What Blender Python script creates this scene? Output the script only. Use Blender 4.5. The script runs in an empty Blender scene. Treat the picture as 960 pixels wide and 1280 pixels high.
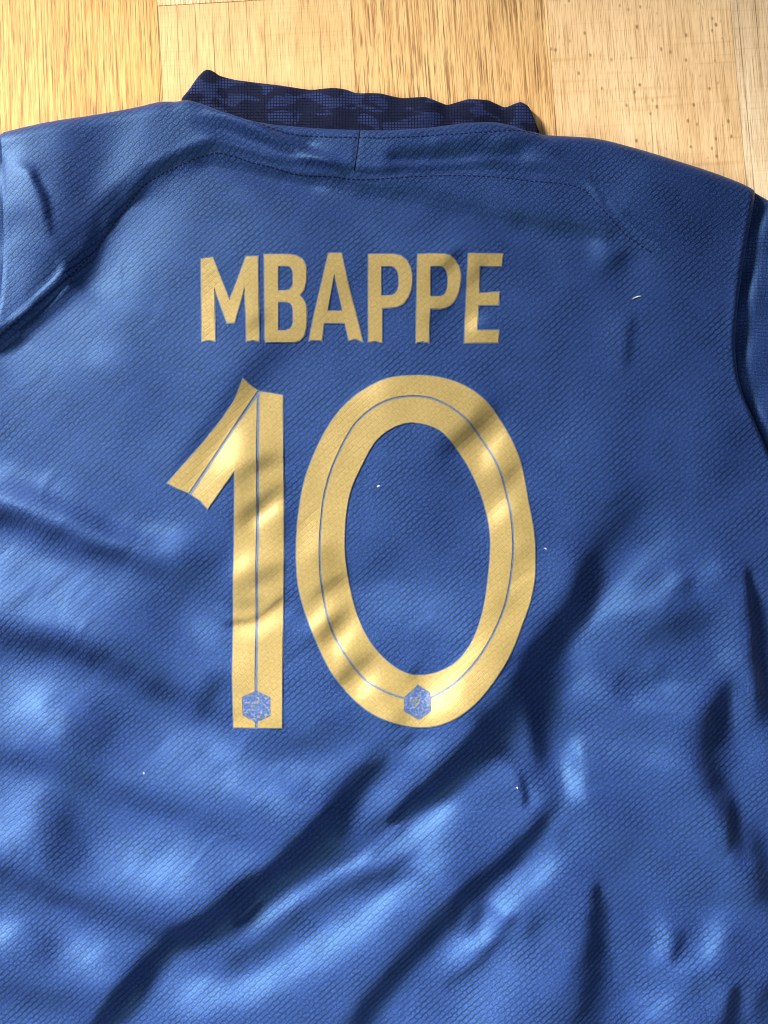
import bpy, math, random
import numpy as np
from mathutils import Vector, Matrix
from mathutils.geometry import delaunay_2d_cdt

scn = bpy.context.scene
C = scn.collection
random.seed(4); rng = np.random.default_rng(11)

# ------------------------------------------------------------------ camera
SC = 0.0005                       # metres per photo pixel on the shirt
ZM = 0.013                        # mean height of the shirt above the floor
DIST = 0.86; TILT = math.radians(6.0)
cam_d = bpy.data.cameras.new('camera'); cam = bpy.data.objects.new('camera', cam_d); C.objects.link(cam)
cam.location = (0, -DIST*math.sin(TILT), ZM + DIST*math.cos(TILT))
cam.rotation_euler = (TILT, 0, 0)
cam_d.sensor_fit = 'VERTICAL'; cam_d.sensor_height = 24
cam_d.lens = 24*DIST/(1280*SC)
cam_d.clip_start = 0.01; cam_d.clip_end = 50
scn.camera = cam
CO = np.array(cam.location)
ct, st = math.cos(TILT), math.sin(TILT)

def world(px, py, z=ZM):
    """photo pixel -> point on the horizontal plane z"""
    px = np.asarray(px, float); py = np.asarray(py, float)
    u = (px-480)*SC/DIST; v = -(py-640)*SC/DIST
    dx = u; dy = v*ct + st; dz = v*st - ct
    t = (z-CO[2])/dz
    return CO[0]+dx*t, CO[1]+dy*t

# ------------------------------------------------------------------ light
W = bpy.data.worlds.new('World'); scn.world = W; W.use_nodes = True
W.node_tree.nodes['Background'].inputs[0].default_value = (0.86, 0.92, 1.0, 1)
W.node_tree.nodes['Background'].inputs[1].default_value = 0.17

def area(name, loc, target, sx, sy, power, col):
    l = bpy.data.lights.new(name, 'AREA'); l.shape = 'RECTANGLE'; l.size = sx; l.size_y = sy
    l.energy = power; l.color = col
    o = bpy.data.objects.new(name, l); C.objects.link(o); o.location = loc
    o.rotation_euler = (Vector(target)-Vector(loc)).to_track_quat('-Z', 'Y').to_euler()
    return o
KAZ, KEL, KD = math.radians(143), math.radians(28), 3.4
area('window_light', (KD*math.cos(KEL)*math.cos(KAZ), KD*math.cos(KEL)*math.sin(KAZ)-0.1, KD*math.sin(KEL)),
     (-0.03, -0.46, 0), 0.8, 0.8, 25, (1.0, 0.97, 0.92)).data.spread = math.radians(25)
area('added_fill_light', (-0.05, -1.05, 1.30), (0.05, -0.3, 0), 0.9, 0.7, 14, (0.93, 0.97, 1.0))  # added lamp, no known source: brightens the lower part of the jersey
LD = (math.cos(KAZ), -math.sin(KAZ))      # horizontal direction towards the key light, in photo axes (x right, y down)

scn.view_settings.view_transform = 'Standard'; scn.view_settings.look = 'None'
scn.view_settings.exposure = 0.0; scn.view_settings.gamma = 1
scn.view_settings.use_curve_mapping = False
scn.render.engine = 'CYCLES'
scn.cycles.filter_width = 1.05

# ------------------------------------------------------------------ node helper
def mat(name):
    m = bpy.data.materials.new(name); m.use_nodes = True
    nt = m.node_tree; b = nt.nodes['Principled BSDF']
    return m, nt, b
def N(nt, t, **kw):
    n = nt.nodes.new(t)
    for k, v in kw.items():
        if k[0] == '_': n.inputs[k[1:].replace('_', ' ')].default_value = v
        else: setattr(n, k, v)
    return n
def mixc(nt, fac, a, b, mode='MIX'):
    n = nt.nodes.new('ShaderNodeMix'); n.data_type = 'RGBA'; n.blend_type = mode
    for i, v in ((0, fac), (6, a), (7, b)):
        if hasattr(v, 'is_output'): nt.links.new(v, n.inputs[i])
        else: n.inputs[i].default_value = v if i == 0 else (*v, 1)[:4]
    return n.outputs[2]
def ramp(nt, fac, stops):
    n = nt.nodes.new('ShaderNodeValToRGB'); nt.links.new(fac, n.inputs[0])
    e = n.color_ramp.elements
    while len(e) < len(stops): e.new(0.5)
    for el, (p, c) in zip(e, stops):
        el.position = p; el.color = (*c, 1) if len(c) == 3 else c
    return n.outputs[0]
def math_(nt, op, a, b=None):
    n = nt.nodes.new('ShaderNodeMath'); n.operation = op
    for i, v in ((0, a), (1, b)):
        if v is None: continue
        if hasattr(v, 'is_output'): nt.links.new(v, n.inputs[i])
        else: n.inputs[i].default_value = v
    return n.outputs[0]
def g(v): return (v, v, v)
def mapping(nt, src, loc=(0,0,0), rot=(0,0,0), scale=(1,1,1)):
    n = nt.nodes.new('ShaderNodeMapping'); nt.links.new(src, n.inputs[0])
    n.inputs[1].default_value = loc; n.inputs[2].default_value = rot; n.inputs[3].default_value = scale
    return n.outputs[0]

# ------------------------------------------------------------------ materials
def fabric(name, base, rot, bw, rh, mortar, linemul, off=0.5):
    m, nt, b = mat(name); L = nt.links
    uv = N(nt, 'ShaderNodeUVMap').outputs[0]                      # 1 unit = 10 photo pixels (5 mm)
    wob = N(nt, 'ShaderNodeTexNoise', _Scale=0.9, _Detail=2.0); L.new(uv, wob.inputs['Vector'])
    sub = N(nt, 'ShaderNodeVectorMath', operation='SUBTRACT'); L.new(wob.outputs['Color'], sub.inputs[0]); sub.inputs[1].default_value = g(.5)
    scl = N(nt, 'ShaderNodeVectorMath', operation='SCALE'); L.new(sub.outputs[0], scl.inputs[0]); scl.inputs['Scale'].default_value = 0.22
    add = N(nt, 'ShaderNodeVectorMath', operation='ADD'); L.new(uv, add.inputs[0]); L.new(scl.outputs[0], add.inputs[1])
    v = mapping(nt, add.outputs[0], rot=(0, 0, math.radians(rot)))
    sx = N(nt, 'ShaderNodeSeparateXYZ'); L.new(v, sx.inputs[0])
    zig = math_(nt, 'MULTIPLY', math_(nt, 'SINE', math_(nt, 'MULTIPLY', sx.outputs[0], 2*math.pi/bw)), rh*0.07 if off else 0.0)
    vy = math_(nt, 'ADD', sx.outputs[1], zig)
    cmb = N(nt, 'ShaderNodeCombineXYZ'); L.new(sx.outputs[0], cmb.inputs[0]); L.new(vy, cmb.inputs[1])
    br = N(nt, 'ShaderNodeTexBrick', offset=off, squash=1.0); L.new(cmb.outputs[0], br.inputs['Vector'])
    for k, x in (('Scale', 1.0), ('Mortar Size', mortar), ('Mortar Smooth', 0.7), ('Bias', 0.0), ('Brick Width', bw), ('Row Height', rh)):
        br.inputs[k].default_value = x
    ph = math_(nt, 'FRACT', math_(nt, 'DIVIDE', vy, rh))             # continuous diagonal courses of the knit
    edge = math_(nt, 'MINIMUM', ph, math_(nt, 'SUBTRACT', 1.0, ph))
    row = ramp(nt, edge, [(0.05, g(1.0)), (0.20, g(0.0))])
    fac = math_(nt, 'MAXIMUM', row, math_(nt, 'MULTIPLY', br.outputs['Fac'], 0.8))
    fine = N(nt, 'ShaderNodeTexNoise', _Scale=5.4, _Detail=2.0); L.new(uv, fine.inputs['Vector'])
    big = N(nt, 'ShaderNodeTexNoise', _Scale=0.12, _Detail=3.0); L.new(uv, big.inputs['Vector'])
    pat = N(nt, 'ShaderNodeTexNoise', _Scale=0.25, _Detail=2.0); L.new(uv, pat.inputs['Vector'])
    spk = ramp(nt, fine.outputs['Fac'], [(0.33, g(0.42)), (0.50, g(0.95)), (0.68, g(1.9))])
    tone = ramp(nt, big.outputs['Fac'], [(0.3, (0.92, 0.9, 0.95)), (0.7, (1.08, 1.06, 1.04))])
    c = mixc(nt, 1.0, base, spk, 'MULTIPLY'); c = mixc(nt, 1.0, c, tone, 'MULTIPLY')
    lf = math_(nt, 'MULTIPLY', fac, ramp(nt, pat.outputs['Fac'], [(0.32, g(0.45)), (0.66, g(1.0))]))
    c = mixc(nt, lf, c, tuple(x*linemul for x in base))
    L.new(c, b.inputs['Base Color'])
    b.inputs['Roughness'].default_value = 0.56; b.inputs['Specular IOR Level'].default_value = 0.46; b.inputs['Specular Tint'].default_value = (0.25, 0.58, 1.0, 1)
    b.inputs['Sheen Weight'].default_value = 0.12; b.inputs['Sheen Roughness'].default_value = 0.4
    b.inputs['Sheen Tint'].default_value = (0.25, 0.45, 1.0, 1)
    h = math_(nt, 'SUBTRACT', math_(nt, 'MULTIPLY', fine.outputs['Fac'], 0.5), fac)
    bp = N(nt, 'ShaderNodeBump', _Strength=0.17, _Distance=0.0004); L.new(h, bp.inputs['Height']); L.new(bp.outputs[0], b.inputs['Normal'])
    return m
BLUE = (0.0125, 0.0275, 0.106)
M_body = fabric('blue_satin_knit', BLUE, -42, 0.92, 0.60, 0.07, 0.03)
M_sleeve = fabric('blue_mesh_knit', BLUE, 4, 0.45, 0.45, 0.07, 0.3, 0.0)

m, nt, b = mat('collar_rib'); L = nt.links
uv = N(nt, 'ShaderNodeUVMap').outputs[0]
ca = N(nt, 'ShaderNodeTexNoise', _Scale=0.30, _Detail=1.5, _Distortion=0.6); L.new(mapping(nt, uv, loc=(3.1, 1.7, 0), scale=(1.1, 1.9, 1)), ca.inputs['Vector'])
camo = ramp(nt, ca.outputs['Fac'], [(0.45, (0.021, 0.035, 0.120)), (0.49, (0.0075, 0.0115, 0.040))])
br = N(nt, 'ShaderNodeTexBrick', offset=0.0); L.new(uv, br.inputs['Vector'])
for k, x in (('Scale', 1.0), ('Mortar Size', 0.065), ('Mortar Smooth', 0.7), ('Brick Width', 0.36), ('Row Height', 0.36)): br.inputs[k].default_value = x
c = mixc(nt, br.outputs['Fac'], camo, (0.005, 0.006, 0.018)); L.new(c, b.inputs['Base Color'])
b.inputs['Roughness'].default_value = 0.8; b.inputs['Specular IOR Level'].default_value = 0.1
bp = N(nt, 'ShaderNodeBump', _Strength=0.8, _Distance=0.0008, invert=True); L.new(br.outputs['Fac'], bp.inputs['Height']); L.new(bp.outputs[0], b.inputs['Normal'])
M_collar = m

def gold(name, base):
    m, nt, b = mat(name); L = nt.links
    uv = N(nt, 'ShaderNodeUVMap').outputs[0]
    n1 = N(nt, 'ShaderNodeTexNoise', _Scale=4.0, _Detail=3.0); L.new(uv, n1.inputs['Vector'])
    n2 = N(nt, 'ShaderNodeTexNoise', _Scale=0.35, _Detail=3.0); L.new(uv, n2.inputs['Vector'])
    br = N(nt, 'ShaderNodeTexBrick', offset=0.5); L.new(mapping(nt, uv, rot=(0, 0, math.radians(-42))), br.inputs['Vector'])
    for k, x in (('Scale', 1.0), ('Mortar Size', 0.09), ('Mortar Smooth', 1.0), ('Brick Width', 0.86), ('Row Height', 0.66)): br.inputs[k].default_value = x
    t1 = ramp(nt, n1.outputs['Fac'], [(0.3, g(0.82)), (0.7, g(1.14))])
    t2 = ramp(nt, n2.outputs['Fac'], [(0.3, (0.93, 0.92, 0.86)), (0.7, (1.06, 1.05, 1.08))])
    c = mixc(nt, 1.0, base, t1, 'MULTIPLY'); c = mixc(nt, 1.0, c, t2, 'MULTIPLY')
    c = mixc(nt, math_(nt, 'MULTIPLY', br.outputs['Fac'], 0.38), c, tuple(x*0.55 for x in base))
    L.new(c, b.inputs['Base Color'])
    b.inputs['Metallic'].default_value = 0.25; b.inputs['Roughness'].default_value = 0.52; b.inputs['Specular IOR Level'].default_value = 0.35
    bp = N(nt, 'ShaderNodeBump', _Strength=0.25, _Distance=0.0004)
    L.new(math_(nt, 'SUBTRACT', math_(nt, 'MULTIPLY', n1.outputs['Fac'], 0.6), br.outputs['Fac']), bp.inputs['Height']); L.new(bp.outputs[0], b.inputs['Normal'])
    return m
M_gold = gold('gold_foil_print', (0.262, 0.192, 0.066))

m, nt, b = mat('print_backing'); L = nt.links
uv = N(nt, 'ShaderNodeUVMap').outputs[0]
n1 = N(nt, 'ShaderNodeTexNoise', _Scale=5.0, _Detail=2.0); L.new(uv, n1.inputs['Vector'])
L.new(ramp(nt, n1.outputs['Fac'], [(0.35, (0.018, 0.036, 0.10)), (0.6, (0.07, 0.11, 0.18))]), b.inputs['Base Color'])
b.inputs['Roughness'].default_value = 0.6; M_back = m

m, nt, b = mat('emblem_print'); L = nt.links
uv = N(nt, 'ShaderNodeUVMap').outputs[0]
n1 = N(nt, 'ShaderNodeTexNoise', _Scale=3.4, _Detail=2.0); L.new(uv, n1.inputs['Vector'])
L.new(ramp(nt, n1.outputs['Fac'], [(0.42, (0.018, 0.040, 0.14)), (0.55, (0.04, 0.078, 0.18)), (0.70, (0.16, 0.16, 0.12))]), b.inputs['Base Color'])
b.inputs['Roughness'].default_value = 0.45; M_emblem = m

def plain(name, col, rough=0.7):
    m, nt, b = mat(name)
    n1 = N(nt, 'ShaderNodeTexNoise', _Scale=900.0, _Detail=2.0)
    tc = N(nt, 'ShaderNodeTexCoord'); nt.links.new(tc.outputs['Object'], n1.inputs['Vector'])
    nt.links.new(mixc(nt, 1.0, col, ramp(nt, n1.outputs['Fac'], [(0.3, g(0.7)), (0.7, g(1.2))]), 'MULTIPLY'), b.inputs['Base Color'])
    b.inputs['Roughness'].default_value = rough; b.inputs['Specular IOR Level'].default_value = 0.1
    return m
M_thread = plain('navy_thread', (0.004, 0.007, 0.026))
M_lint = plain('white_lint', (0.6, 0.6, 0.56))
M_sub = plain('subfloor', (0.10, 0.055, 0.025))

# wood: tone comes from each plank's own colour, figure from its own random offset
def wood(name, figure):
    m, nt, b = mat(name); L = nt.links
    oi = N(nt, 'ShaderNodeObjectInfo'); tc = N(nt, 'ShaderNodeTexCoord')
    offv = N(nt, 'ShaderNodeCombineXYZ'); L.new(math_(nt, 'MULTIPLY', oi.outputs['Random'], 7.0), offv.inputs[0]); L.new(math_(nt, 'MULTIPLY', oi.outputs['Random'], 13.0), offv.inputs[1])
    add = N(nt, 'ShaderNodeVectorMath', operation='ADD'); L.new(tc.outputs['Object'], add.inputs[0]); L.new(offv.outputs[0], add.inputs[1])
    p = add.outputs[0]
    def noise(sx, sy, detail, dist=0.0, rough=0.6):
        n = N(nt, 'ShaderNodeTexNoise', _Scale=1.0, _Detail=detail, _Distortion=dist, _Roughness=rough)
        L.new(mapping(nt, p, scale=(sx, sy, 1)), n.inputs['Vector']); return n.outputs['Fac']
    col = oi.outputs['Color']
    broad = ramp(nt, noise(26, 5, 3), [(0.3, (0.88, 0.80, 0.70)), (0.7, (1.10, 1.10, 1.12))])
    c = mixc(nt, 1.0, col, broad, 'MULTIPLY')
    grain = noise({'grain': 620, 'cracked': 560, 'coarse': 520, 'flecked': 800}[figure], 11, 6, 0.25, 0.8)
    gs = {'grain': [(0.38, (0.56, 0.42, 0.28)), (0.50, g(1.0)), (0.68, (1.16, 1.16, 1.14))],
          'cracked': [(0.32, (0.86, 0.80, 0.72)), (0.55, g(1.0)), (0.70, g(1.05))],
          'coarse': [(0.38, (0.55, 0.42, 0.28)), (0.50, (0.98, 0.96, 0.92)), (0.66, (1.14, 1.14, 1.12))],
          'flecked': [(0.32, (0.80, 0.72, 0.62)), (0.52, g(1.0)), (0.70, g(1.06))]}[figure]
    c = mixc(nt, 1.0, c, ramp(nt, grain, gs), 'MULTIPLY')
    fine = ramp(nt, noise(1700, 26, 3, 0.2, 0.8), [(0.36, (0.58, 0.48, 0.37)), (0.5, g(1.0)), (0.66, g(1.12))])
    c = mixc(nt, 1.0, c, fine, 'MULTIPLY')
    hgt = grain
    if figure in ('coarse', 'grain'):
        pore = noise(700 if figure == 'coarse' else 900, 20, 3, 0.2, 0.7)
        c = mixc(nt, ramp(nt, pore, [(0.36, g(0.9)), (0.45, g(0.0))]), c, (0.17, 0.085, 0.03))
    if figure == 'cracked':
        wv = N(nt, 'ShaderNodeTexWave', bands_direction='X', _Scale=1.0, _Distortion=2.2, _Detail=3.0, _Detail_Scale=0.6)
        L.new(mapping(nt, p, scale=(27, 2.4, 1)), wv.inputs['Vector'])
        br = ramp(nt, noise(60, 14, 2), [(0.42, g(0.15)), (0.56, g(1.0))])
        cr = math_(nt, 'MULTIPLY', ramp(nt, wv.outputs['Fac'], [(0.0, g(0.9)), (0.012, g(0.0))]), br)
        c = mixc(nt, cr, c, (0.16, 0.08, 0.03))
        saw = ramp(nt, noise(14, 640, 2, 0.6), [(0.30, (0.93, 0.90, 0.85)), (0.48, g(1.0))])
        c = mixc(nt, 1.0, c, saw, 'MULTIPLY')
    if figure == 'flecked':
        vo = N(nt, 'ShaderNodeTexVoronoi', _Scale=1.0, _Randomness=1.0)
        L.new(mapping(nt, p, scale=(190, 120, 1)), vo.inputs['Vector'])
        sel = ramp(nt, noise(120, 80, 1), [(0.46, g(0)), (0.54, g(0.85))])
        fl = math_(nt, 'MULTIPLY', ramp(nt, vo.outputs['Distance'], [(0.10, g(1.0)), (0.24, g(0.0))]), sel)
        c = mixc(nt, fl, c, (0.27, 0.14, 0.05))
        sc = N(nt, 'ShaderNodeTexNoise', _Scale=1.0, _Detail=2.0)
        L.new(mapping(nt, p, rot=(0, 0, math.radians(28)), scale=(10, 260, 1)), sc.inputs['Vector'])
        c = mixc(nt, 1.0, c, ramp(nt, sc.outputs['Fac'], [(0.30, (0.92, 0.87, 0.80)), (0.42, g(1.0))]), 'MULTIPLY')
    L.new(c, b.inputs['Base Color'])
    b.inputs['Roughness'].default_value = 0.5; b.inputs['Specular IOR Level'].default_value = 0.35
    bp = N(nt, 'ShaderNodeBump', _Strength=0.35, _Distance=0.0006); L.new(hgt, bp.inputs['Height']); L.new(bp.outputs[0], b.inputs['Normal'])
    return m
M_wood = {k: wood('wood_'+k, k) for k in ('grain', 'cracked', 'coarse', 'flecked')}

# ------------------------------------------------------------------ mesh helper
def mesh_obj(name, V, F, material, parent=None, uv=None, smooth=True):
    me = bpy.data.meshes.new(name)
    V = np.asarray(V, np.float32); F = np.asarray(F, np.int32)
    k = F.shape[1]
    me.vertices.add(len(V)); me.vertices.foreach_set('co', V.ravel())
    me.loops.add(F.size); me.loops.foreach_set('vertex_index', F.ravel())
    me.polygons.add(len(F)); me.polygons.foreach_set('loop_start', np.arange(0, F.size, k, dtype=np.int32))
    me.polygons.foreach_set('loop_total', np.full(len(F), k, np.int32))
    me.polygons.foreach_set('use_smooth', np.full(len(F), smooth))
    me.update(calc_edges=True)
    if uv is not None:
        l = me.uv_layers.new(name='UVMap')
        l.data.foreach_set('uv', np.asarray(uv, np.float32)[F.ravel()].ravel())
    me.validate(); me.materials.append(material)
    o = bpy.data.objects.new(name, me); C.objects.link(o)
    if parent: o.parent = parent
    return o
def grid_faces(nu, nv):
    i = np.arange(nu*nv).reshape(nv, nu)
    return np.stack([i[1:, :-1], i[1:, 1:], i[:-1, 1:], i[:-1, :-1]], -1).reshape(-1, 4)

# ------------------------------------------------------------------ floor of wooden strips
fs = 1.75
flo = mesh_obj('floor', [(-fs, -fs, -0.012), (fs, -fs, -0.012), (fs, fs, -0.012), (-fs, fs, -0.012)], [(0, 1, 2, 3)], M_sub, smooth=False)
flo['kind'] = 'structure'
def plank_mesh(w, l, t, bev):
    a, c = w/2, l/2
    V = [(sx*(a-i), sy*(c-i), z) for z, i in ((-t, 0), (-bev, 0), (0, bev)) for sx, sy in ((-1, -1), (1, -1), (1, 1), (-1, 1))]
    F = [(8, 9, 10, 11)]
    for r in (0, 4):
        for k in range(4): F.append((r+k, r+(k+1) % 4, r+4+(k+1) % 4, r+4+k))
    me = bpy.data.meshes.new('plank'); me.from_pydata(V, [], F); me.update(); return me
RZ = math.radians(3.4)
ca_, sa_ = math.cos(RZ), math.sin(RZ)
ax = np.array([ca_, sa_]); ay = np.array([-sa_, ca_])     # across / along the strips
def strip_x(px, py):
    x, y = world(px, py, 0.0); return float(np.dot((x, y), ax)), float(np.dot((x, y), ay))
edges = [strip_x(px, 60)[0] for px in (199, 442, 688, 918)]
sw = float(np.mean(np.diff(edges)))
edges = [edges[0]-sw*k for k in range(8, 0, -1)] + edges + [edges[-1]+sw*k for k in range(1, 9)]
LEN = 0.92
me_cache = {}
figs = {8-1: 'grain', 8: 'cracked', 9: 'coarse', 10: 'flecked', 11: 'cracked'}
tones = {7: (0.74, 0.42, 0.14), 8: (0.78, 0.53, 0.25), 9: (0.80, 0.53, 0.245), 10: (0.92, 0.66, 0.37), 11: (0.92, 0.72, 0.47)}
joint = {8: strip_x(310, 1)[1]}
for i in range(len(edges)-1):
    x0, x1 = edges[i], edges[i+1]
    start = joint.get(i, random.uniform(0.36, 0.36+0.5) if i in (7, 9, 10, 11) else random.uniform(-0.4, 0.5))
    if i in (7, 9, 10, 11): start = 0.45 + 0.1*((i*3) % 4)
    for k in range(-3, 2):
        fig = figs.get(i) if (k == -1 and i in figs) else random.choice(['grain', 'cracked', 'coarse', 'flecked'])
        key = (round(x1-x0, 5), fig)
        if key not in me_cache:
            me = plank_mesh(x1-x0-0.0002, LEN-0.0003, 0.011, 0.00018); me.materials.append(M_wood[fig]); me_cache[key] = me
        o = bpy.data.objects.new('plank', me_cache[key]); C.objects.link(o)
        cx, cy = (x0+x1)/2, start + LEN*(k+0.5)
        p = ax*cx + ay*cy
        o.location = (p[0], p[1], -random.uniform(0, 0.0003)); o.rotation_euler = (0, 0, RZ)
        t = tones.get(i) if (k == -1 and i in tones) else random.choice(list(tones.values()))
        o.color = (*t, 1); o.parent = flo

# ------------------------------------------------------------------ folds of the cloth
GX0, GY0, STEP = -620, -60, 2.0
GW, GH = 1080, 1000
gx = GX0 + STEP*np.arange(GW); gy = GY0 + STEP*np.arange(GH)
S = np.zeros((GH, GW))          # how far each spot leans towards (+) or away from (-) the window
def stroke(pts, w, val):
    """lean the cloth by val along a fold drawn as a polyline (photo pixels), half-width w (start, end)"""
    w0, w1 = w if isinstance(w, tuple) else (w, w)
    pts = np.array(pts, float)
    if len(pts) == 1: pts = np.vstack([pts, pts+0.1])
    m = 3.2*max(w0, w1)
    a0 = max(int((pts[:, 0].min()-m-GX0)/STEP), 0); a1 = min(int((pts[:, 0].max()+m-GX0)/STEP)+1, GW)
    b0 = max(int((pts[:, 1].min()-m-GY0)/STEP), 0); b1 = min(int((pts[:, 1].max()+m-GY0)/STEP)+1, GH)
    if a1 <= a0 or b1 <= b0: return
    X, Y = np.meshgrid(gx[a0:a1], gy[b0:b1])
    seg = np.hypot(*np.diff(pts, axis=0).T); cum = np.r_[0, np.cumsum(seg)]/max(seg.sum(), 1e-6)
    L_ = seg.sum()
    if L_ < 1: al = np.exp(-0.5*((X-pts[0, 0])**2+(Y-pts[0, 1])**2)/w0**2)
    else:                                   # sum of soft dabs: even along the fold, running out at both ends
        n = int(L_/(0.45*min(w0, w1)))+2; tt = (np.arange(n)+0.5)/n
        qx = np.interp(tt, cum, pts[:, 0]); qy = np.interp(tt, cum, pts[:, 1]); al = np.zeros(X.shape)
        for t, x_, y_ in zip(tt, qx, qy):
            w_ = w0+(w1-w0)*t
            al += np.exp(-0.5*((X-x_)**2+(Y-y_)**2)/w_**2)*(L_/n)/(w_*2.507)
        al = np.minimum(al, 1.15)
    S[b0:b1, a0:a1] = S[b0:b1, a0:a1]*(1-al) + val*al

# gentle random undulation everywhere, stronger outside the frame
for _ in range(90):
    x = rng.uniform(-560, 1480); y = rng.uniform(100, 1880)
    inside = -30 < x < 990 and y < 1300
    a = rng.uniform(0.4, 1.2); l = rng.uniform(60, 220)
    stroke([(x, y), (x-l*math.cos(a), y+l*math.sin(a))], rng.uniform(14, 34), rng.uniform(-0.5, 0.45)*(0.18 if inside else 1.0))

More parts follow.
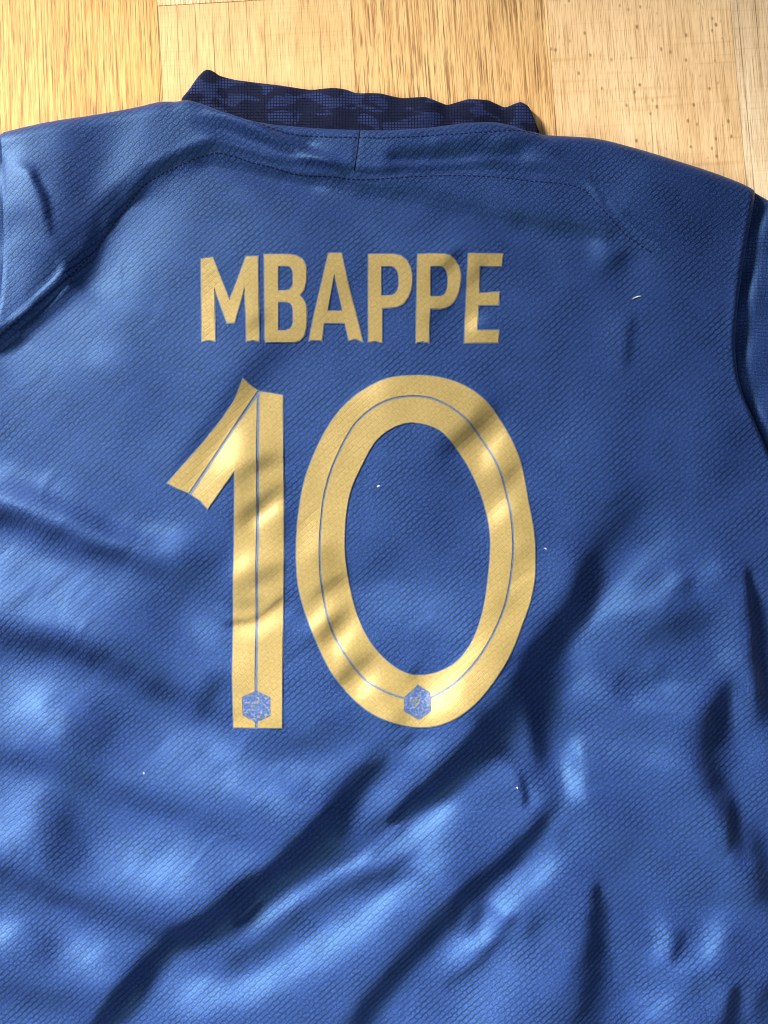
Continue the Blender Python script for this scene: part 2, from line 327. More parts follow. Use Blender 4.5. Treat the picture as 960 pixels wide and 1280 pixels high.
FOLDS = [
 # left shoulder
 ([(6,190),(8,225),(14,260)], 20, 0.6), ([(22,290),(22,345)], 18, 0.2),
 ([(112,165),(104,225),(88,290),(62,365)], 20, -0.35),
 ([(185,145),(168,195),(150,238),(112,292)], 17, 0.14),
 ([(192,226),(150,250),(128,276),(106,312)], (8,13), -0.75), ([(106,312),(84,350),(58,380),(20,410),(-20,445)], (13,9), -0.95),
 ([(80,335),(45,380),(10,405)], 5, 0.1),
 ([(45,222),(62,258),(66,296)], 3.5, -0.7),
 ([(240,240),(190,290),(150,345),(115,400),(55,440)], 30, 0.18),
 ([(100,440),(150,450)], 18, 0.32), ([(100,490),(90,530)], 26, -0.12), ([(190,490),(160,560)], 26, -0.12),
 ([(100,600),(210,640)], 22, -0.1),
 # waves on the left side
 ([(-60,590),(0,608),(60,630),(130,660),(180,672),(225,690)], (24,18), 0.6),
 ([(-60,640),(0,648),(60,667),(110,686),(160,706),(215,722)], (11,18), -0.42),
 ([(-40,680),(10,705),(70,740),(115,765),(130,790)], (34,24), 0.55),
 ([(-60,785),(0,797),(60,815),(120,830),(180,850),(215,875)], (18,20), -0.55),
 ([(190,770),(225,740),(275,700)], 20, -0.35), ([(235,775),(270,815),(290,835)], 17, 0.22),
 ([(275,845),(258,880),(240,898)], 10, -0.5), ([(284,885),(292,900)], 8, -0.35),
 ([(15,850),(55,890),(85,925)], 28, 0.5),
 ([(150,900),(112,930),(95,985),(84,1040),(78,1110)], (26,22), -0.34),
 ([(-40,930),(0,942),(50,957)], 14, -0.35),
 ([(200,925),(260,945),(320,975),(390,990)], (26,30), 0.6),
 ([(140,985),(210,1010),(265,1035),(300,1050)], 14, -0.3),
 ([(25,1000),(15,1060)], 30, 0.5), ([(140,1065),(190,1080),(245,1105)], 32, 0.55),
 ([(-40,1080),(0,1092),(60,1118),(130,1140),(200,1165)], (20,18), -0.55),
 ([(-30,1160),(25,1172)], 17, 0.45), ([(85,1180),(125,1215)], 19, 0.5), ([(55,1170),(58,1210)], 10, -0.2),
 ([(-20,1225),(45,1240),(110,1262)], 22, -0.4),
 # below the number
 ([(320,925),(380,928),(440,905)], 17, -0.35),
 ([(520,1012),(470,1050),(400,1105),(320,1155)], 15, -0.25),
 ([(570,1012),(500,1055),(430,1095),(365,1130),(315,1168)], (11,13), 0.62),
 ([(505,1080),(445,1102),(390,1132),(335,1180),(280,1212)], 12, -0.35),
 ([(560,1050),(500,1110),(450,1150),(400,1185),(330,1225),(220,1250)], (20,20), 0.5),
 ([(530,925),(490,980),(455,1020)], 12, 0.18), ([(519,908),(502,930)], 4, -0.4),
 ([(490,940),(440,990),(400,1038)], (15,12), -0.85), ([(400,1038),(358,1082),(310,1112),(268,1142)], (13,13), -1.0),
 ([(268,1142),(218,1172),(180,1208),(150,1240),(118,1295)], (13,10), -1.05),
 # right folds
 ([(800,615),(770,642),(742,695)], (22,16), -0.45), ([(742,695),(726,748),(695,790),(662,836),(640,872)], (13,17), -0.95),
 ([(640,872),(612,910),(580,945),(548,982),(505,1018),(475,1042)], (18,8), -1.05),
 ([(838,672),(800,702),(765,742),(715,805),(700,850)], (14,20), 0.36),
 ([(755,742),(800,750),(850,722),(895,712)], 12, 0.48), ([(900,650),(880,680)], 20, 0.1),
 ([(862,722),(845,748)], 7, -0.25), ([(800,800),(840,780),(885,785)], 13, -0.45), ([(830,830),(820,850)], 7, -0.4), ([(795,800),(790,825)], 9, -0.25),
 ([(715,850),(745,862)], 16, 0.5), ([(790,872),(830,868),(872,886)], 12, 0.62), ([(905,790),(905,840),(930,905)], 13, 0.3),
 ([(932,712),(938,760),(948,830),(962,900)], (4,13), -0.85),
 ([(690,830),(668,870),(672,905),(680,952)], (22,8), -0.9), ([(655,880),(665,905)], 8, -0.7),
 ([(722,925),(714,968),(722,1005)], 11, 0.72), ([(740,922),(790,940),(840,965)], 14, 0.28), ([(770,900),(810,905)], 14, -0.25),
 ([(908,850),(886,905),(876,940)], (10,17), -0.75), ([(876,940),(892,982),(910,1012),(917,1065)], (18,8), -0.85),
 ([(935,915),(950,965)], 17, 0.28), ([(935,1030),(950,1075),(962,1130)], 14, -0.75),
 ([(800,1040),(745,1070),(790,1105)], 24, -0.22),
 ([(649,968),(653,1002)], 4, -0.7), ([(610,1000),(640,1010)], 14, -0.15),
 ([(694,1002),(645,1058),(595,1108),(545,1150),(480,1232),(440,1290)], (9,13), -0.65),
 ([(602,1128),(584,1162)], 7, -0.45), ([(716,1026),(692,1050)], 7, -0.3),
 ([(690,1070),(645,1115),(600,1160),(560,1205)], (14,17), 0.62),
 ([(645,1145),(602,1198),(555,1232)], 5, -0.3),
 ([(640,1195),(605,1240),(585,1290)], 24, 0.45),
 ([(672,1145),(660,1172)], 8, -0.4),
 ([(746,1108),(744,1150),(740,1210),(728,1300)], (5,30), -0.7),
 ([(818,1150),(825,1180),(815,1202)], 10, 0.6), ([(852,1165),(834,1202)], 6, -0.35), ([(902,1148),(880,1190),(848,1212)], 13, 0.6),
 ([(828,1066),(832,1092)], 10, -0.25), ([(850,1110),(905,1125)], 13, -0.22), ([(865,1230)], 12, -0.25),
 ([(800,1265),(845,1240)], 20, 0.6), ([(918,1232),(905,1300)], (6,14), -0.75), ([(955,1230),(945,1290)], 10, -0.5),
 # through the number
 ([(352,570),(296,603)], 7, -0.42), ([(352,610),(296,652)], 8, -0.5), ([(350,630),(318,655)], 6, 0.4),
 ([(312,690),(300,710)], 9, 0.35), ([(352,708),(296,738)], 7, -0.35), ([(330,748),(298,755)], 6, -0.35),
 ([(288,779),(318,773),(352,744)], 2.5, -0.75), ([(300,795),(345,770)], 8, 0.3), ([(365,630),(362,670)], 10, -0.2),
 ([(295,540),(270,590)], 12, 0.3), ([(300,500),(225,600)], 8, -0.15),
 ([(360,440),(312,478),(262,545),(225,595)], (14,8), -0.38),
 ([(480,486),(440,505)], 12, 0.2), ([(622,508),(585,540),(545,568)], 9, -0.55), ([(632,545),(600,580)], 8, 0.35), ([(648,585),(622,602)], 7, -0.4),
 ([(640,625),(612,650)], 9, 0.45), ([(662,680),(640,700)], 8, -0.2), ([(612,770),(640,740)], 9, -0.15),
 ([(385,660),(380,690)], 10, 0.25), ([(430,720),(385,748)], 7, -0.35), ([(410,765),(390,785)], 7, 0.4), ([(440,762),(395,805)], 7, -0.4),
 ([(447,785),(420,815)], 6, 0.4), ([(462,818),(420,850)], 7, -0.45), ([(470,850),(450,870)], 8, 0.35),
 ([(522,832),(516,848)], 5, -0.35), ([(510,890),(492,905)], 8, -0.45), ([(570,845),(545,870),(560,888)], 13, 0.6), ([(600,800),(575,840)], 10, 0.3),
 ([(530,580),(560,700)], 32, -0.2), ([(455,742),(520,755),(590,790)], (18,24), 0.4), ([(500,680),(470,700)], 16, -0.2),
 # yoke and neck
 ([(270,142),(335,170),(415,212)], (6,8), 0.5), ([(250,158),(310,176),(375,198)], 7, -0.32), ([(335,160),(385,180)], 4.5, -0.35),
 ([(488,202),(570,199),(602,190),(655,196)], (6,8), -0.5), ([(560,182),(640,178)], 6, 0.25),
 ([(180,225),(228,204),(268,193),(320,210),(380,226),(440,232)], (9,7), -0.5),
 ([(445,236),(520,247),(580,262),(640,281),(700,289),(778,299)], (8,10), -0.52),
 ([(795,312),(755,337)], 9, -0.5), ([(745,312)], 11, 0.28), ([(803,348),(780,370)], 14, 0.26), ([(788,400),(784,462)], 5, -0.3), ([(764,420)], 14, 0.16),
 ([(820,262),(920,290)], 28, -0.32), ([(944,250),(932,330),(914,420)], 9, 0.28), ([(930,540),(905,600)], 22, -0.3), ([(740,530),(700,560)], 20, 0.2),
 ([(730,225),(755,262)], 5, 0.35),
 ([(578,318),(540,350)], 6, -0.35), ([(605,335),(580,360)], 6, -0.3), ([(560,385),(535,405)], 6, -0.3), ([(600,395),(580,415)], 6, 0.4), ([(340,395),(310,420)], 8, -0.2),
 ([(350,290),(260,300)], 24, 0.15), ([(450,280),(600,310)], 16, 0.12),
 # seam ridges
 ([(180,220),(225,199),(268,184),(300,192),(345,203),(420,214),(453,219),(540,214),(592,210),(646,212),(695,216),(735,231),(757,257)], 2.2, -0.55),
]
FOLDS += [
 ([(412,1010),(372,1058),(338,1088)], 3.5, -1.2), ([(398,1028),(402,1062)], 3, -0.9), ([(352,1078),(300,1120),(262,1150)], 3.5, -1.2),
 ([(322,1120),(292,1150)], 3, -1.1), ([(330,1128),(305,1160)], 3, 0.2), ([(240,1158),(205,1190),(172,1222)], 3.5, -1.2), ([(430,1020),(385,1075),(330,1125)], 3, -0.5),
 ([(470,955),(428,1000)], 4, -0.9), ([(560,962),(520,1000),(488,1030)], 4, -1.1), ([(628,888),(600,922)], 5, -1.1), ([(500,1030),(470,1058),(420,1092)], 3, 0.5),
 ([(738,705),(722,745),(712,765)], 4, -1.2), ([(655,835),(664,880),(676,930)], 5, -1.1), ([(678,1020),(650,1050),(622,1078)], 4, -0.9), ([(640,1040),(646,1060)], 3, -0.6),
 ([(600,1095),(570,1125),(560,1150)], 4, -0.7), ([(912,1000),(914,1050)], 4, -1.0), ([(900,870),(884,915)], 5, -0.9), ([(936,735),(944,800)], 4, -1.1),
 ([(126,282),(104,318),(88,346)], 4, -1.2), ([(70,365),(40,392),(8,418)], 3.5, -1.0), ([(88,352),(60,388),(25,415)], 2.5, 0.3), ([(180,238),(150,262),(132,285)], 3, -0.8),
]
FOLDS.sort(key=lambda f: -(f[1][0] if isinstance(f[1], tuple) else f[1]) - (60 if f[2] > 0 else 0) if (f[1][0] if isinstance(f[1], tuple) else f[1]) >= 14 else 0)
for f in FOLDS: stroke(*f)
# continue the folds below the frame
stroke([(118,1295),(60,1400),(-20,1520)], (10,24), -0.8); stroke([(170,1300),(100,1420)], 20, 0.4)
stroke([(440,1290),(330,1450),(250,1600)], (13,26), -0.6); stroke([(520,1300),(420,1460)], 24, 0.4)
stroke([(728,1300),(700,1500)], (30,20), -0.6); stroke([(905,1300),(880,1460)], (14,24), -0.6)

KS = 1.0
kx = 2*np.pi*np.fft.fftfreq(GW, STEP)[None, :]; ky = 2*np.pi*np.fft.fftfreq(GH, STEP)[:, None]
# lean towards the light: dh/d(away from light) = KS*S
kd = -(kx*LD[0]+ky*LD[1]); kp = kx*LD[1]-ky*LD[0]
D = kd**2 + 0.07*kp**2 + (2*np.pi/620)**2
Hf = np.fft.fft2(KS*S)*np.conj(1j*kd)/D
REL = np.real(np.fft.ifft2(Hf))*SC          # metres
REL -= REL[100:640, 320:800].mean()
# make the folds less regular: warp them a little, add fine streaks along the knit where the cloth is pulled
def bandnoise(seed, lx, ly, rot):
    n = np.random.default_rng(seed).standard_normal((GH, GW))
    u_ = kx*math.cos(rot)+ky*math.sin(rot); v_ = -kx*math.sin(rot)+ky*math.cos(rot)
    f = np.real(np.fft.ifft2(np.fft.fft2(n)*np.exp(-0.5*((u_*lx)**2+(v_*ly)**2)))); return f/f.std()
_jx, _jy = np.meshgrid(np.arange(GW, dtype=float), np.arange(GH, dtype=float))
def _warp(A, dx, dy):
    fx = np.clip(_jx+dx, 0, GW-1.001); fy = np.clip(_jy+dy, 0, GH-1.001); i = fx.astype(int); j = fy.astype(int); a = fx-i; b = fy-j
    return (A[j, i]*(1-a)+A[j, i+1]*a)*(1-b)+(A[j+1, i]*(1-a)+A[j+1, i+1]*a)*b
REL = _warp(REL, 0.35*bandnoise(1, 9, 9, 0)+0.9*bandnoise(2, 24, 24, 0), 0.35*bandnoise(3, 9, 9, 0)+0.9*bandnoise(4, 24, 24, 0))
pull = np.clip(np.abs(S)-0.1, 0, 0.8)
REL += (bandnoise(5, 22, 3.2, math.radians(-45))*(0.00002+0.00010*pull) + bandnoise(6, 10, 5, math.radians(-60))*(0.00002+0.00003*pull))
def ridge(pts, w, mm):
    """raise (or sink) the cloth along a narrow line by mm"""
    global S
    keepS = S; S = np.zeros((GH, GW)); stroke(pts, w, 1.0); R_ = S; S = keepS
    REL[:] += R_*mm*0.001
YOKE = [(-12,440),(20,408),(60,374),(96,335),(122,300),(146,268),(170,240),(188,218),(225,199),(268,184),(300,192),(345,203),(420,214),(453,219),(540,214),(592,210),(646,212),(695,216),(735,231),(757,257),(790,292),(830,318)]
for p_, w_, h_ in [
  ([(x+1.5, y+5) for x, y in YOKE], 2.2, -0.55), ([(x-1, y-4) for x, y in YOKE], 4.5, 0.9),
  ([(262,140),(335,170),(418,213)], (6,9), 2.6), ([(245,158),(310,180),(372,202)], 6, -1.8), ([(335,160),(390,184)], 4, -1.2),
  ([(488,203),(570,199),(602,190),(655,196)], (6,8), -2.6), ([(540,182),(600,174),(660,180)], 6, 1.6), ([(380,190),(430,205)], 5, -0.8),
  ([(445,238),(520,249),(580,264),(640,283),(700,291),(778,301)], (9,11), -2.6), ([(250,206),(320,220),(400,236)], (7,8), -1.8),
  ([(560,300),(640,320),(720,318)], 14, 1.4), ([(700,190),(740,200),(790,215)], 10, -1.2), ([(300,250),(420,262)], 14, 1.0),
  ([(450,165),(443,219)], 1.6, -0.4),
  ([(5,200),(8,240),(9,300),(5,370),(-3,420)], 1.8, -0.7), ([(2,220),(4,300)], 8, 0.8),
  ([(0,652),(60,671),(110,690),(160,710)], 9, -1.2), ([(0,798),(80,822),(170,848)], 12, -1.4), ([(0,1094),(60,1120),(150,1148)], 12, -1.4)]:
    ridge(p_, w_, h_)
r2 = np.random.default_rng(5)
for _ in range(150):                        # small random creases and puckers
    x = r2.uniform(-60, 1010); y = r2.uniform(190, 1320)
    a = r2.normal(0.85, 0.35); l = r2.uniform(18, 75); b_ = r2.uniform(-8, 8)
    amp = r2.uniform(0.06, 0.24)*(0.5 if y < 560 else 1.0)*r2.choice([-1, 1])
    ridge([(x, y), (x-0.5*l*math.cos(a)+b_, y+0.5*l*math.sin(a)+b_), (x-l*math.cos(a), y+l*math.sin(a))], (r2.uniform(1.8, 5.5), r2.uniform(1.8, 4.5)), amp*1.3)
def sample(A, px, py):
    fx = np.clip((np.asarray(px, float)-GX0)/STEP, 0, GW-1.001); fy = np.clip((np.asarray(py, float)-GY0)/STEP, 0, GH-1.001)
    i = fx.astype(int); j = fy.astype(int); a = fx-i; b_ = fy-j
    return (A[j, i]*(1-a)+A[j, i+1]*a)*(1-b_) + (A[j+1, i]*(1-a)+A[j+1, i+1]*a)*b_
def lift(px, py):
    r = sample(REL, px, py) + 0.018
    s = 0.005
    return 0.0035 + s*np.log1p(np.exp(np.clip((r-0.0035)/s, -30, 30)))

def curve(pts, t):
    """smooth interpolation y(x) through points"""
    p = np.array(pts, float); x = p[:, 0]; y = p[:, 1]
    d = np.gradient(y, x)
    t = np.clip(t, x[0], x[-1]); i = np.clip(np.searchsorted(x, t)-1, 0, len(x)-2)
    h = x[i+1]-x[i]; s = (t-x[i])/h
    return (2*s**3-3*s**2+1)*y[i]+(s**3-2*s**2+s)*h*d[i]+(-2*s**3+3*s**2)*y[i+1]+(s**3-s**2)*h*d[i+1]
def rnd(d, r):
    c = 1-np.clip(d/r, 0, 1); return np.sqrt(np.clip(1-c*c, 0, 1))
def smooth01(t): t = np.clip(t, 0, 1); return t*t*(3-2*t)

NECK = [(225,122.5),(252,129),(282,141),(320,152),(370,157.5),(410,160.5),(445,162),(494,162.5),(535,159),(589,152.5),(619,152),(640,156),(660,163),(677,163)]
TOP = [(-40,170),(0,160),(60,147),(120,137),(170,128),(205,121.5)] + NECK + [(700,164),(750,168),(790,178),(850,196),(900,212),(930,223.5),(950,233),(990,250)]
XL = [(150,2),(220,6),(300,8),(370,4),(420,-4),(480,-25),(530,-50),(600,-72),(900,-74),(1300,-70),(1760,-80)]
XR = [(150,955),(232,948),(310,935),(380,925),(440,921.5),(490,930),(525,945),(570,966),(620,990),(700,1012),(900,1016),(1300,1014),(1760,1026)]
HEM = 1720

# ------------------------------------------------------------------ jersey
jersey = bpy.data.objects.new('football_jersey', None); C.objects.link(jersey)
jersey['label'] = 'navy blue satin football jersey lying back up on wooden floor, gold number 10'
jersey['category'] = 'jersey'

def body_z(px, py):
    z = lift(px, py)
    dt = py-curve(TOP, px); dl = px-curve(XL, py); dr = curve(XR, py)-px; db = HEM-py
    neck = smooth01((px-215)/25)*(1-smooth01((px-662)/22))*(1-smooth01((dt-12)/70))
    zt = 0.001+neck*0.0075
    zs = 0.0045
    z = np.maximum(z, zt+0.002)
    z = zt+(z-zt)*rnd(dt, 26-14*neck)
    low = smooth01((py-545)/70)
    zs = zs*(1-low)+0.001*low; zl = 0.05*(1-low)+0.001*low
    z = np.where(z > zs, zs+(z-zs)*rnd(dr, 11+5*low), z)
    z = np.where(z > zl, zl+(z-zl)*rnd(dl, 16), z)
    z = 0.001+(z-0.001)*rnd(db, 16)
    return z
nu, nv = 440, 640
U, Vv = np.meshgrid(np.linspace(0, 1, nu), np.linspace(0, 1, nv))
vy = 150+(HEM-150)*Vv
PX = curve(XL, vy)*(1-U)+curve(XR, vy)*U
T = curve(TOP, PX)
PY = T+(HEM-T)*Vv
xl, xr = curve(XL, PY), curve(XR, PY)
PX = xl+(xr-xl)*U
T = curve(TOP, PX); PY = T+(HEM-T)*Vv
PZ = body_z(PX, PY)
wx, wy = world(PX, PY)
o = mesh_obj('back_panel', np.stack([wx, wy, PZ], -1).reshape(-1, 3), grid_faces(nu, nv), M_body, jersey,
             np.stack([PX/10, -PY/10], -1).reshape(-1, 2))

# sleeves: patch between the armhole seam and the cuff
def sleeve(seam, cuff, side):
    n1, n2 = 110, 130
    A = np.array(seam, float); B = np.array(cuff, float)
    sa = np.r_[0, np.cumsum(np.hypot(*np.diff(A, axis=0).T))]; sa /= sa[-1]
    sb = np.r_[0, np.cumsum(np.hypot(*np.diff(B, axis=0).T))]; sb /= sb[-1]
    s = np.linspace(0, 1, n2)
    a = np.stack([curve(np.c_[sa, A[:, k]], s) for k in (0, 1)], -1); b_ = np.stack([np.interp(s, sb, B[:, k]) for k in (0, 1)], -1)
    u = np.linspace(0, 1, n1)[None, :, None]
    P = a[:, None, :]*(1-u)+b_[:, None, :]*u
    bul = np.sin(np.pi*u[..., 0])*10*(1-2*s[:, None]); P[..., 1] -= bul*(0.6 if side > 0 else 0.9)
    px, py = P[..., 0], P[..., 1]
    wid = np.hypot(*(b_-a).T)[:, None]; hgt = np.hypot(*(A[-1]-A[0]))
    du = u[..., 0]*wid; dc = (1-u[..., 0])*wid; ds = s[:, None]*hgt*np.ones_like(du); de = (1-s[:, None])*hgt*np.ones_like(du)
    z = np.clip(sample(REL, px, py)*0.7+0.010, 0.003, 0.03)
    z0 = 0.0022 if side > 0 else lift(a[:, 0]-4, a[:, 1])[:, None]-0.0006
    z = z0+(z-z0)*(smooth01((du+6)/34) if side > 0 else smooth01((du-8)/110))
    z = z + (0.0016 if side > 0 else 0.0006)*np.sin(py/13.0+px/40)*smooth01(du/10)*(1-smooth01(du/90))
    for d, r in ((dc, 14), (ds, 22), (de, 22)): z = 0.001+(z-0.001)*rnd(d, r)
    x, y = world(px, py)
    fc = grid_faces(n1, n2)
    if side < 0: fc = fc[:, ::-1]
    return mesh_obj('sleeve', np.stack([x, y, z], -1).reshape(-1, 3), fc, M_sleeve, jersey, np.stack([px/10, -py/10], -1).reshape(-1, 2))
sleeve([(946,231),(931,310),(921,380),(917,440),(925,490),(940,525),(961,570),(985,622)], [(1330,470),(1240,690)], 1)
sleeve([(5,158.9),(10,220),(12,300),(8,370),(0,420),(-21,480),(-46,530),(-68,602)], [(-380,395),(-300,640)], -1)

# collar: ribbed band lying on the floor above the neckline
CT = [(226,118),(234,110),(246,94),(257,83.5),(265,85),(274,91),(295,96),(327,99.5),(360,104),(390,107.5),(415,106),(432,107.5),(445,112),(475,112.5),(502,118),(532,117.5),(559,126.5),(586,120),(611,121),(632,130),(651,123),(662,128),(669,145),(675,161)]
nu, nv = 260, 30
ux = np.linspace(226, 675, nu); vv = np.linspace(0, 1, nv)[:, None]
top = np.interp(ux, [p[0] for p in CT], [p[1] for p in CT]); k = np.array([1, 2, 3, 2, 1])/9.
tp = np.convolve(np.pad(top, 2, mode='edge'), k, 'valid')
bot = curve(NECK, ux)+9
px = np.broadcast_to(ux, (nv, nu)) + 0*vv
py = bot*(1-vv)+tp*vv
ruf = sum(a*np.exp(-0.5*((ux-c)/w)**2) for c, a, w in ((260, 4.0, 14), (330, 1.0, 22), (425, 2.0, 14), (540, 2.2, 14), (600, 2.2, 15), (652, 1.4, 10), (560, -1.4, 9), (632, -1.6, 8), (480, 0.8, 20)))*0.001
z = 0.0068+ruf*smooth01(vv*1.4)+0.0007*np.sin(ux/9.)*vv
z = 0.0008+(z-0.0008)*rnd(py-tp, 9)*rnd(np.minimum(px-224, 677-px), 8)
x, y = world(px, py, 0.008)
mesh_obj('collar', np.stack([x, y, z], -1).reshape(-1, 3), grid_faces(nu, nv)[:, ::-1], M_collar, jersey, np.stack([px/10, -py/10], -1).reshape(-1, 2))

# stitching and seams
def resample(pts, step):
    p = np.array(pts, float); s = np.r_[0, np.cumsum(np.hypot(*np.diff(p, axis=0).T))]
    t = np.arange(0, s[-1], step)
    q = np.stack([curve(np.c_[s, p[:, k]], t) for k in (0, 1)], -1); return q
def stitches(pts, name, length=3.6, gap=2.4, w=0.75, h=0.00028, mat_=M_thread):
    q = resample(pts, length+gap); V = []; F = []
    for i in range(len(q)-1):
        d = (q[i+1]-q[i]); d /= np.hypot(*d); n = np.array([-d[1], d[0]])
        base = len(V)
        for t in (0, 0.5, 1):
            c = q[i]+d*length*t
            for s, up in ((-w, -0.0002), (-w*0.5, h), (w*0.5, h), (w, -0.0002)):
                p = c+n*s; zz = body_z(p[0:1], p[1:2])[0]+up*(1.0 if t == 0.5 else 0.4)
                x, y = world(p[0], p[1]); V.append((x, y, zz))
        for r in (0, 4):
            for k in range(3): F.append((base+r+k, base+r+k+1, base+r+5+k, base+r+4+k))
    return mesh_obj(name, V, F, mat_, jersey)
ST1 = [(318,160),(342,167),(360,171),(405,176),(445,177.5),(481,179),(521,177),(562,174),(603,171),(657,168),(680,172)]
ST2 = [(2,424),(40,390),(90,345),(120,310),(145,275),(165,250),(185,230),(220,212),(252,199),(270,195),(290,198),(315,206),(340,212),(370,220),(410,224),(440,228),(494,227),(535,224),(592,223),(630,225.5),(670,230),(697,232),(728,240),(748,262),(780,295),(820,322)]
stitches(ST1, 'stitching', w=1.15); stitches(ST2, 'stitching', w=1.0)
def ribbon(pts, name, w, h):
    q = resample(pts, 2.0); d = np.gradient(q, axis=0); d /= np.hypot(*d.T)[:, None]; n = np.c_[-d[:, 1], d[:, 0]]
    V = []
    for s, up in ((-w, -0.0003), (-w*0.5, h), (w*0.5, h), (w, -0.0003)):
        p = q+n*s; zz = body_z(p[:, 0], p[:, 1])+up; x, y = world(p[:, 0], p[:, 1]); V.append(np.c_[x, y, zz])
    V = np.stack(V, 1).reshape(-1, 3)
    return mesh_obj(name, V, grid_faces(4, len(q)), M_thread, jersey)
ribbon([(450,165),(448.5,178),(446.5,195),(444,212),(443,219)], 'seam', 1.2, 0.0003)

# ------------------------------------------------------------------ gold print
def inside(poly, P):
    poly = np.asarray(poly); x, y = P[:, 0], P[:, 1]; r = np.zeros(len(P), bool)
    j = len(poly)-1
    for i in range(len(poly)):
        xi, yi = poly[i]; xj, yj = poly[j]
        if yi != yj:
            r ^= ((yi > y) != (yj > y)) & (x < (xj-xi)*(y-yi)/(yj-yi)+xi)
        j = i
    return r
def dense(poly, step=2.5):
    poly = np.asarray(poly, float); out = []
    for i in range(len(poly)):
        a, b_ = poly[i], poly[(i+1) % len(poly)]; n = max(1, int(np.hypot(*(b_-a))/step))
        out += [a+(b_-a)*k/n for k in range(n)]
    return np.array(out)
def closed_curve(pts, step=3.0):
    p = np.array(pts, float); n = len(p); out = []
    for i in range(n):
        p0, p1, p2, p3 = p[i-1], p[i], p[(i+1) % n], p[(i+2) % n]
        k = max(2, int(np.hypot(*(p2-p1))/step))
        for t in np.arange(k)/k:
            out.append(0.5*((2*p1)+(p2-p0)*t+(2*p0-5*p1+4*p2-p3)*t*t+(-p0+3*p1-3*p2+p3)*t**3))
    return np.array(out)
def offset(poly, d):
    """grow (d>0) or shrink a closed loop"""
    p = np.asarray(poly, float)
    ar = 0.5*np.sum(p[:, 0]*np.roll(p[:, 1], -1)-np.roll(p[:, 0], -1)*p[:, 1])
    e1 = p-np.roll(p, 1, 0); e2 = np.roll(p, -1, 0)-p
    n1 = np.c_[e1[:, 1], -e1[:, 0]]/np.maximum(np.hypot(*e1.T), 1e-6)[:, None]; n2 = np.c_[e2[:, 1], -e2[:, 0]]/np.maximum(np.hypot(*e2.T), 1e-6)[:, None]
    m = n1+n2; m /= np.maximum((m*m).sum(1), 0.6)[:, None]/2
    return p+m*d*(1 if ar > 0 else -1)
def print_mesh(name, loops, keep, material, parent, up, step=3.2):
    pts = []; edges_ = []
    for lp in loops:
        b0 = len(pts); pts += [Vector(p) for p in lp]; n = len(lp)
        edges_ += [(b0+i, b0+(i+1) % n) for i in range(n)]
    A = np.vstack(loops); mn, mx = A.min(0), A.max(0)
    X, Y = np.meshgrid(np.arange(mn[0], mx[0], step), np.arange(mn[1], mx[1], step))
    G = np.c_[X.ravel(), Y.ravel()]+rng.uniform(-.3, .3, (X.size, 2)); G = G[keep(G)]
    # stay clear of the outlines
    if len(G):
        dm = np.min(np.stack([np.min(np.hypot(G[:, None, 0]-lp[None, :, 0], G[:, None, 1]-lp[None, :, 1]), 1) for lp in loops]), 0)
        G = G[dm > 1.3]
    pts += [Vector(p) for p in G]
    v, _, f, *_r = delaunay_2d_cdt(pts, edges_, [], 0, 1e-4)
    v = np.array([tuple(q) for q in v]); f = np.array([t for t in f if len(t) == 3])
    f = f[keep(v[f].mean(1))]
    a, b_, c_ = v[f[:, 0]], v[f[:, 1]], v[f[:, 2]]
    cr = (b_[:, 0]-a[:, 0])*(c_[:, 1]-a[:, 1])-(b_[:, 1]-a[:, 1])*(c_[:, 0]-a[:, 0])
    f[cr > 0] = f[cr > 0][:, ::-1]; f = f[np.abs(cr) > 0.25]
    used = np.unique(f); idx = np.full(len(v), -1); idx[used] = np.arange(len(used)); v = v[used]; f = idx[f]
    x, y = world(v[:, 0], v[:, 1]); zz = body_z(v[:, 0], v[:, 1])+up
    return mesh_obj(name, np.c_[x, y, zz], f, material, parent, v*np.array([0.1, -0.1]))

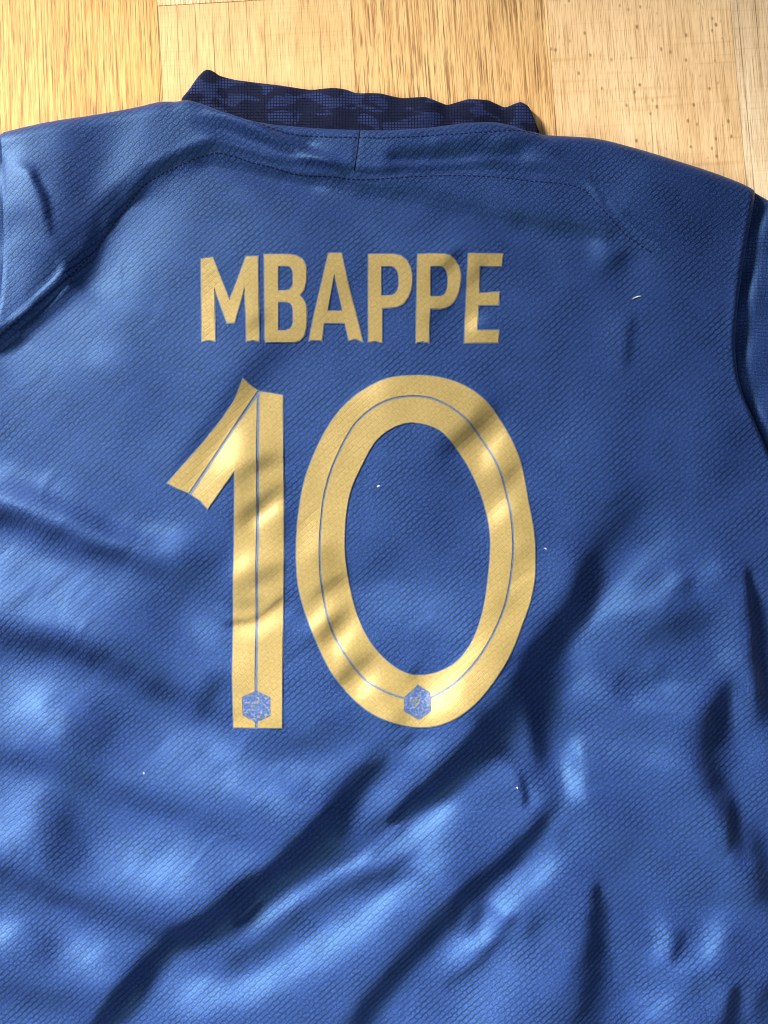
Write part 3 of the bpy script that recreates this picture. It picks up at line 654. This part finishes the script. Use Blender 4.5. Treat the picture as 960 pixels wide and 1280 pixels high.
def Z6(pts): return [(240+x/4.8, 310+y/4.8) for x, y in pts]
def Z7(pts): return [(440+x/4.8, 310+y/4.8) for x, y in pts]
LETTERS = [
 ('M', Z6([(62,82),(96,75),(130,72),(180,200),(232,330),(282,200),(330,70),(400,68),(404,320),(408,577),(372,568),(335,577),(330,410),(322,250),(262,465),(218,465),(140,250),(143,410),(147,574),(108,566),(68,574)]), []),
 ('B', Z6([(440,58),(520,57),(590,58),(630,64),(665,84),(684,118),(690,160),(688,215),(674,268),(650,302),(674,330),(688,362),(691,400),(689,480),(675,538),(650,566),(620,576),(540,576),(450,579),(443,560),(441,300)]),
  [Z6([(520,125),(570,125),(592,131),(606,148),(611,172),(611,228),(605,250),(590,266),(565,272),(520,273)]), Z6([(520,338),(570,338),(592,345),(606,362),(611,390),(611,458),(605,482),(590,500),(565,508),(520,509)])]),
 ('A', [(411.3,320),(427,319.6),(435,356),(444.5,393),(453.5,429.5),(445,425.8),(436.5,427.5),(431.5,406.2),(405.3,406.2),(402.5,428),(395,427),(387,428),(393,398),(402,360)], [[(418.2,345),(428.7,391.6),(409.8,391.6)]]),
 ('P', Z7([(100,52),(180,50),(250,52),(292,62),(325,88),(348,128),(359,175),(360,215),(352,265),(335,310),(308,346),(272,365),(235,370),(180,371),(179,578),(140,570),(100,575),(99,300)]), [Z7([(175,122),(235,122),(255,129),(271,148),(280,180),(280,240),(272,268),(257,288),(235,298),(175,299)])]),
 ('P', Z7([(393,55),(470,52),(550,55),(585,64),(615,88),(638,126),(649,175),(648,210),(640,265),(622,312),(595,348),(565,368),(530,376),(465,376),(458,580),(420,572),(383,579),(388,300)]), [Z7([(468,125),(530,125),(550,132),(565,150),(573,180),(572,245),(565,272),(550,293),(530,303),(468,304)])]),
 ('E', Z7([(695,50),(800,50),(900,50),(892,123),(762,121),(760,283),(880,275),(875,353),(755,353),(745,508),(876,508),(872,579),(672,579),(684,300)]), []),
]
for ch, outer, holes in LETTERS:
    outer = dense(outer); holes = [dense(h) for h in holes]
    def keep(P, outer=outer, holes=holes):
        r = inside(outer, P)
        for h in holes: r &= ~inside(h, P)
        return r
    lo = print_mesh('letter', [outer]+holes, keep, M_gold, jersey, 0.00055)
    lo['label'] = 'gold foil capital letter %s printed above the number' % ch
    bo = offset(outer, 1.3); bh = [offset(h, -1.0) for h in holes]
    def keepb(P, outer=bo, holes=bh):
        r = inside(outer, P)
        for h in holes: r &= ~inside(h, P)
        return r
    print_mesh('backing', [bo]+bh, keepb, M_back, lo, 0.0003)

def hexagon(pts): return dense(pts, 3.0)
M_motif = plain('emblem_gold', (0.13, 0.13, 0.10))
# the one
h1 = hexagon([(321.6,862.5),(339.6,871),(340,894),(321.6,903),(304.3,894),(303.6,871)])
flag = dense([(305,476),(313,483),(322.6,489.6),(300,524),(270,569),(237.5,617.2),(224,612),(211.2,605.3),(233,580),(256,554),(280,524),(294,503)])
mid = dense([(321.6,498.2),(321.4,600),(320.6,700),(320.0,800),(319.8,909),(292.5,909),(292.3,850),(292.6,780),(294,680),(294.8,590.4),(278,613),(261,637.3),(252,627),(241.0,619.6),(270,575),(300,530)])
right = dense([(325.2,491.2),(340,493),(353.8,495.8),(354.8,600),(355.2,700),(354,800),(353.6,909),(323.4,909),(323.6,800),(324.2,700),(325,600)])
one = print_mesh('digit', [flag, mid, right, h1], lambda P: (inside(flag, P) | inside(mid, P) | inside(right, P)) & ~inside(h1, P), M_gold, jersey, 0.0006)
one['label'] = 'gold foil digit 1 with blue inline stripe and hexagon emblem'
ob = offset(dense([(305,476),(313,483),(323,490.5),(340,493),(353.8,495.8),(354.8,600),(355.2,700),(354,800),(353.6,909),(292.5,909),(292.3,850),(292.6,780),(294,680),(294.8,590.4),(278,613),(261,637.3),(252,627),(237.5,617.2),(224,612),(211.2,605.3),(233,580),(256,554),(280,524),(294,503)]), 1.2)
print_mesh('backing', [ob], lambda P: inside(ob, P), M_back, one, 0.0003)
print_mesh('emblem', [h1], lambda P: inside(h1, P), M_emblem, one, 0.00055, 2.0)
def emblem_motif(h, parent):
    a, b_ = offset(h, -1.4), offset(h, -2.2); c0 = h.mean(0); re_ = np.random.default_rng(8)
    def keep(P):
        ring = inside(a, P) & ~inside(b_, P)
        d = np.hypot((P[:, 0]-c0[0])/14, (P[:, 1]-c0[1])/17)
        fleck = (np.sin(P[:, 0]*2.9+np.sin(P[:, 1]*1.7)*2)*np.sin(P[:, 1]*2.3+P[:, 0]*0.9) > 0.35+0.5*d) & (d < 0.85)
        return (ring & (np.sin(P[:, 0]*1.3+P[:, 1]*2.1) > -0.1)) | fleck
    print_mesh('emblem_motif', [a, b_], keep, M_motif, parent, 0.00075, 1.3)
emblem_motif(h1, one)
# the zero
OUT = closed_curve([(520,472),(552,475),(580,485),(603,501),(622,523),(640,555),(651,585),(659,628),(666,672),(667,715),(662,748),(652,777),(631,825),(597,873),(561,900),(525,908),(485,900),(450,880),(415,840),(390,787),(375,740),(371,690),(374,640),(385,590),(410,536),(440,500),(480,477)])
INN = closed_curve([(520,531),(550,541),(576,570),(595,605),(607,640),(612,675),(610,715),(602,765),(585,808),(560,834),(525,844),(495,835),(465,806),(445,765),(433,710),(431,665),(437,620),(450,588),(470,553),(495,535)])
MID = closed_curve([(520,498),(555,507),(590,535),(619,580),(633,622),(639.5,668),(638,715),(627,765),(601,815),(571,850),(540,871),(522,875),(504,872),(477,862),(450,843),(416,790),(403,735),(400,690),(402,650),(407,615),(420,576),(445,531),(480,505)])
ga, gb = offset(MID, 1.3), offset(MID, -1.3)
h0 = hexagon([(522,855.5),(537.7,865),(538.8,888),(523.5,900),(504.6,888),(505,871)])
def keep0(P): return inside(OUT, P) & ~inside(INN, P) & ~(inside(ga, P) & ~inside(gb, P)) & ~inside(h0, P)
zero = print_mesh('digit', [OUT, INN, ga, gb, h0], keep0, M_gold, jersey, 0.0006)
zero['label'] = 'gold foil digit 0 with blue inline stripe and hexagon emblem'
o2, i2 = offset(OUT, 1.2), offset(INN, -1.0)
print_mesh('backing', [o2, i2], lambda P: inside(o2, P) & ~inside(i2, P), M_back, zero, 0.0003)
print_mesh('emblem', [h0], lambda P: inside(h0, P), M_emblem, zero, 0.00055, 2.0)
emblem_motif(h0, zero)

# ------------------------------------------------------------------ lint caught on the cloth
def lint(name, pts, r, label):
    q = np.array(pts, float); V = []; F = []; n = len(q)
    for i in range(n):
        d = q[min(i+1, n-1)]-q[max(i-1, 0)]; d /= max(np.hypot(*d), 1e-6); nn = np.array([-d[1], d[0]])
        rr = r*(0.6 if i in (0, n-1) else 1.0)
        zz = body_z(q[i:i+1, 0], q[i:i+1, 1])[0]+0.0005
        for a in range(6):
            p = q[i]+nn*rr*math.cos(a*math.pi/3); x, y = world(p[0], p[1]); V.append((x, y, zz+rr*SC*math.sin(a*math.pi/3)))
    for i in range(n-1):
        for a in range(6): F.append((i*6+a, i*6+(a+1) % 6, i*6+6+(a+1) % 6, i*6+6+a))
    F += [(0, 1, 2, 3), (0, 3, 4, 5), (n*6-1, n*6-2, n*6-3, n*6-4), (n*6-1, n*6-4, n*6-5, n*6-6)]
    o = mesh_obj(name, V, F, M_lint, None); o['label'] = label; o['category'] = 'lint'; o['group'] = 'white lint on the jersey'
lint('lint_thread', [(789,376),(792,374.5),(796,372.8),(799,372.5)], 0.6, 'short straight white thread lying on the plain shoulder of the jersey')
lint('lint_speck', [(471.5,610.5),(473,609),(475,609.5)], 0.65, 'tiny white speck of lint inside the oval of the gold zero')
lint('lint_speck', [(678,686.5),(680,687),(681,688)], 0.65, 'tiny white speck of lint just beyond the outer edge of the gold zero')
lint('lint_speck', [(181,964),(182,965.5),(182,967)], 0.65, 'tiny white speck of lint below the foot of the gold one')
lint('lint_speck', [(644,984),(645.5,983),(646,985)], 0.65, 'tiny white speck of lint on a crease below the gold zero')
